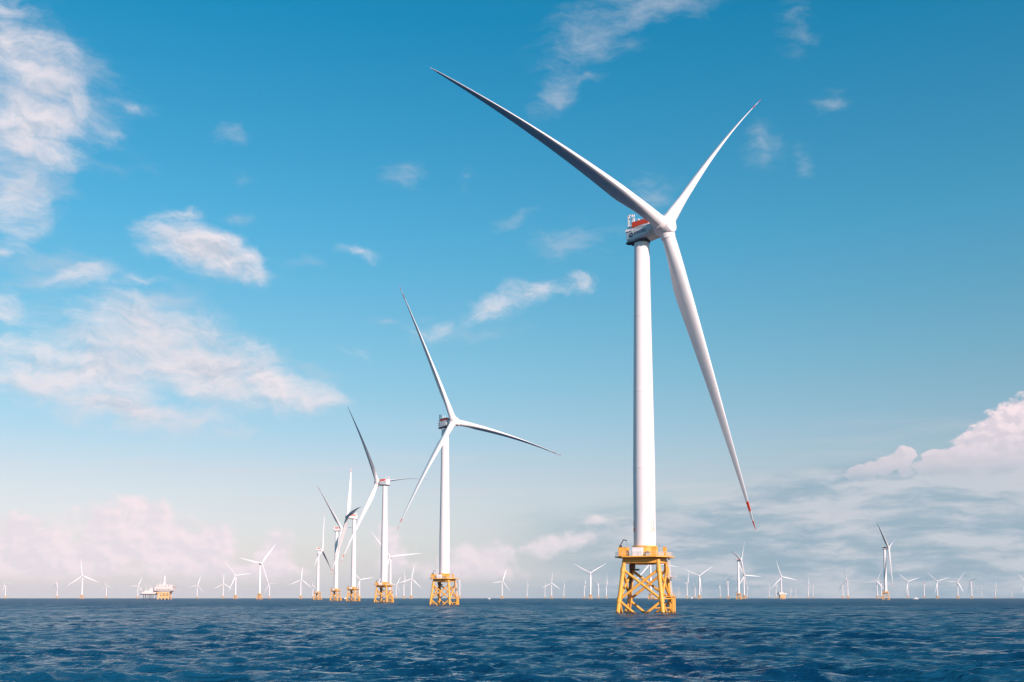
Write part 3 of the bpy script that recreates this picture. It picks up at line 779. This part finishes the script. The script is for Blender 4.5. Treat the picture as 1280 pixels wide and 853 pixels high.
# ================================================================ offshore substation (left)
def sea_at(px, D_): return Vector(((px-640)/F*D_, D_, 0))
def substation():
    D_ = 3000.; k = D_/F
    o = sea_at(197, D_)
    root = empty('offshore_substation', o, 'white offshore platform on a yellow jacket with a mast and a lower leggy deck', 'platform')
    X = lambda px: (px-197)*k
    Z = lambda py: (748-py)*k + CAMZ
    mb = MB()   # yellow jacket under the main block
    for x in np.linspace(X(200.5), X(213.5), 4):
        for y in (-12, 12): mb.tube((x, y, -6), (x, y, Z(740.5)), 1.3, n=10)
    xs = np.linspace(X(200.5), X(213.5), 4)
    for a, b_ in zip(xs[:-1], xs[1:]):
        for y in (-12, 12): mb.tube((a, y, 0), (b_, y, Z(741)), .8, n=8); mb.tube((b_, y, 0), (a, y, Z(741)), .8, n=8)
    mb.box(((X(200)+X(214))/2, 0, Z(741.3)), (X(214.4)-X(199.6), 27, 3.4)); mb.box(((X(200)+X(214))/2, 0, 7.5), (X(214)-X(200), 25, 5))
    put('jacket_frame', mb.mesh('substation_jacket', ORNP), root)
    mb = MB()
    for (x0, x1, y0, y1, dy, mi) in ((196.5, 219, 734.0, 738.6, 34, 0), (199, 218.5, 731.6, 733.9, 30, 0), (201, 216, 738.8, 740.2, 28, 1), (203, 210, 731.0, 731.5, 16, 0), (195.5, 200.5, 737.2, 741.2, 20, 0)):
        mb.box(((X(x0)+X(x1))/2, 0, (Z(y0)+Z(y1))/2), (X(x1)-X(x0), dy, Z(y0)-Z(y1)), mi=mi)
    for z in (733.95, 738.7): mb.box(((X(196)+X(219.5))/2, 0, Z(z)), (X(219.8)-X(195.8), 36, .5), mi=1)
    top = put('topside', mb.mesh('substation_topside', [PINK, PALE]), root)
    mb = MB()
    for x in np.linspace(X(199), X(216.5), 9):
        mb.box((x, -17.3, Z(737.2)), (2.0, .4, 3.2))
        if int(x) % 2: mb.box((x, -15.3, Z(732.8)), (2.2, .4, 2.4))
    put('window', mb.mesh('substation_openings', DARK), top)
    mb = MB(); mb.tube((X(206.3), 0, Z(731)), (X(206.8), 0, Z(720.3)), 2.4, 1.7, n=8); mb.box((X(206.6), 0, Z(729.8)), (7, 7, 2.5)); mb.tube((X(200), 0, Z(731.5)), (X(202), 0, Z(727)), .5, n=6)
    put('mast', mb.mesh('substation_mast', WHITE), root)
    mb = MB()   # lower deck
    mb.box(((X(180.5)+X(197))/2, 0, Z(741.8)), (X(197.4)-X(180.4), 24, (1.9)*k)); mb.box((X(189), 0, Z(739.8)), (X(195)-X(183.5), 18, 2.2*k)); mb.box((X(192), 0, Z(737.4)), (X(196)-X(190), 16, 2.4*k)); mb.box((X(194), 0, Z(735.6)), (5*k, 10, 1.0*k))
    put('lower_deck', mb.mesh('lower_deck', PINK), root)
    mb = MB(); mb.box((X(188), 0, Z(743.3)), (X(198)-X(178.5), 22, 1.0*k))
    for x in (182, 187.5, 191.5, 197.5):
        for y in (-8, 8): mb.tube((X(x), y, -5), (X(x), y, Z(743)), .85, n=8)
    put('leg', mb.mesh('lower_deck_legs', DARK), root)
    mb = MB(); mb.path([(X(181), 0, Z(742.5)), (X(177), 0, Z(739)), (X(178), 0, Z(735.5)), (X(181), 0, Z(733.8))], .9); mb.path([(X(181), 0, Z(733)), (X(187), 0, Z(732.2)), (X(191), 0, Z(734.5))], .7); mb.tube((X(184), 0, Z(739)), (X(184), 0, Z(732.5)), .7, n=6); mb.tube((X(189), 0, Z(739)), (X(188.5), 0, Z(732.5)), .7, n=6)
    mb.box((X(178.5), 0, Z(738)), (2.2*k, 9, 2.6*k)); mb.tube((X(181), 0, Z(733.8)), (X(184), 0, Z(736)), .6, n=6)
    put('crane', mb.mesh('substation_crane', PALE), root)
substation()

def orange_platform():
    D_ = 4200.; k = D_/F
    root = empty('orange_platform', sea_at(976.7, D_), 'small orange offshore platform with pale deck at the foot of a wide-bladed turbine', 'platform')
    mb = MB()
    for x in (-3.2, -1, 1, 3.2):
        for y in (-10, 10): mb.tube((x*k, y, -5), (x*k*.9, y, 5*k), 1.0, n=8)
    mb.box((0, 0, 3.2*k+3), (5.2*k, 20, 3.0*k)); mb.box((0, 0, 1.0*k+3), (6*k, 18, .7*k))
    put('jacket_frame', mb.mesh('orange_jacket', ORNP), root)
    mb = MB(); mb.box((0, 0, 6.0*k+2), (10.4*k, 26, 2.2*k), ch=2); mb.box((-1.5*k, 0, 7.6*k+2), (5*k, 16, 1.0*k)); mb.box((3.4*k, 0, 4.0*k+2), (1.6*k, 14, 1.7*k))
    put('deck', mb.mesh('orange_platform_deck', PALE), root)
orange_platform()

# ================================================================ small vessels on the horizon
def vessel(px, D_, lab, heading, hull_m, scale):
    root = empty('work_boat', sea_at(px, D_), lab, 'boat', 'small vessels far out between the turbines')
    root.rotation_euler = (0, 0, heading); root.scale = (scale,)*3
    mb = MB(); rings = []
    for x, w_, zt in ((-9, 2.2, 2.0), (-8.5, 2.5, 2.0), (0, 2.8, 2.1), (5, 2.4, 2.5), (8, 1.2, 3.0), (9.5, .12, 3.4)):
        rings.append([(x, -w_, zt), (x, -w_*.75, -.6), (x, w_*.75, -.6), (x, w_, zt)])
    mb.quad_ring(rings); put('hull', mb.mesh('hull', hull_m), root)
    mb = MB(); mb.box((1, 0, 3.6), (6.4, 4, 3.0), ch=.4); mb.box((1.8, 0, 5.9), (3.8, 3.2, 1.6), ch=.3); put('wheelhouse', mb.mesh('wheelhouse', WHITE), root)
    mb = MB(); mb.box((2.2, 0, 6.0), (3.1, 3.3, .8)); put('window', mb.mesh('boat_window', DARK), root)
    mb = MB(); mb.tube((.5, 0, 6.7), (.3, 0, 10), .12, n=6); mb.tube((.4, -1, 8.8), (.4, 1, 8.8), .08, n=5); put('mast', mb.mesh('boat_mast', WHITE), root)
vessel(863.5, 4600, 'small dark vessel on the horizon just right of the huge jacket', .3, DARK, 1.25)
vessel(1143, 4300, 'tiny white boat on the horizon among the right-hand turbines', -.2, WHITE, 1.1)
vessel(611.5, 4600, 'tiny white boat on the horizon right of the second nearest jacket', .6, WHITE, .8)
vessel(432, 2700, 'small dark vessel between the yellow jackets of the receding row', .1, DARK, .9)
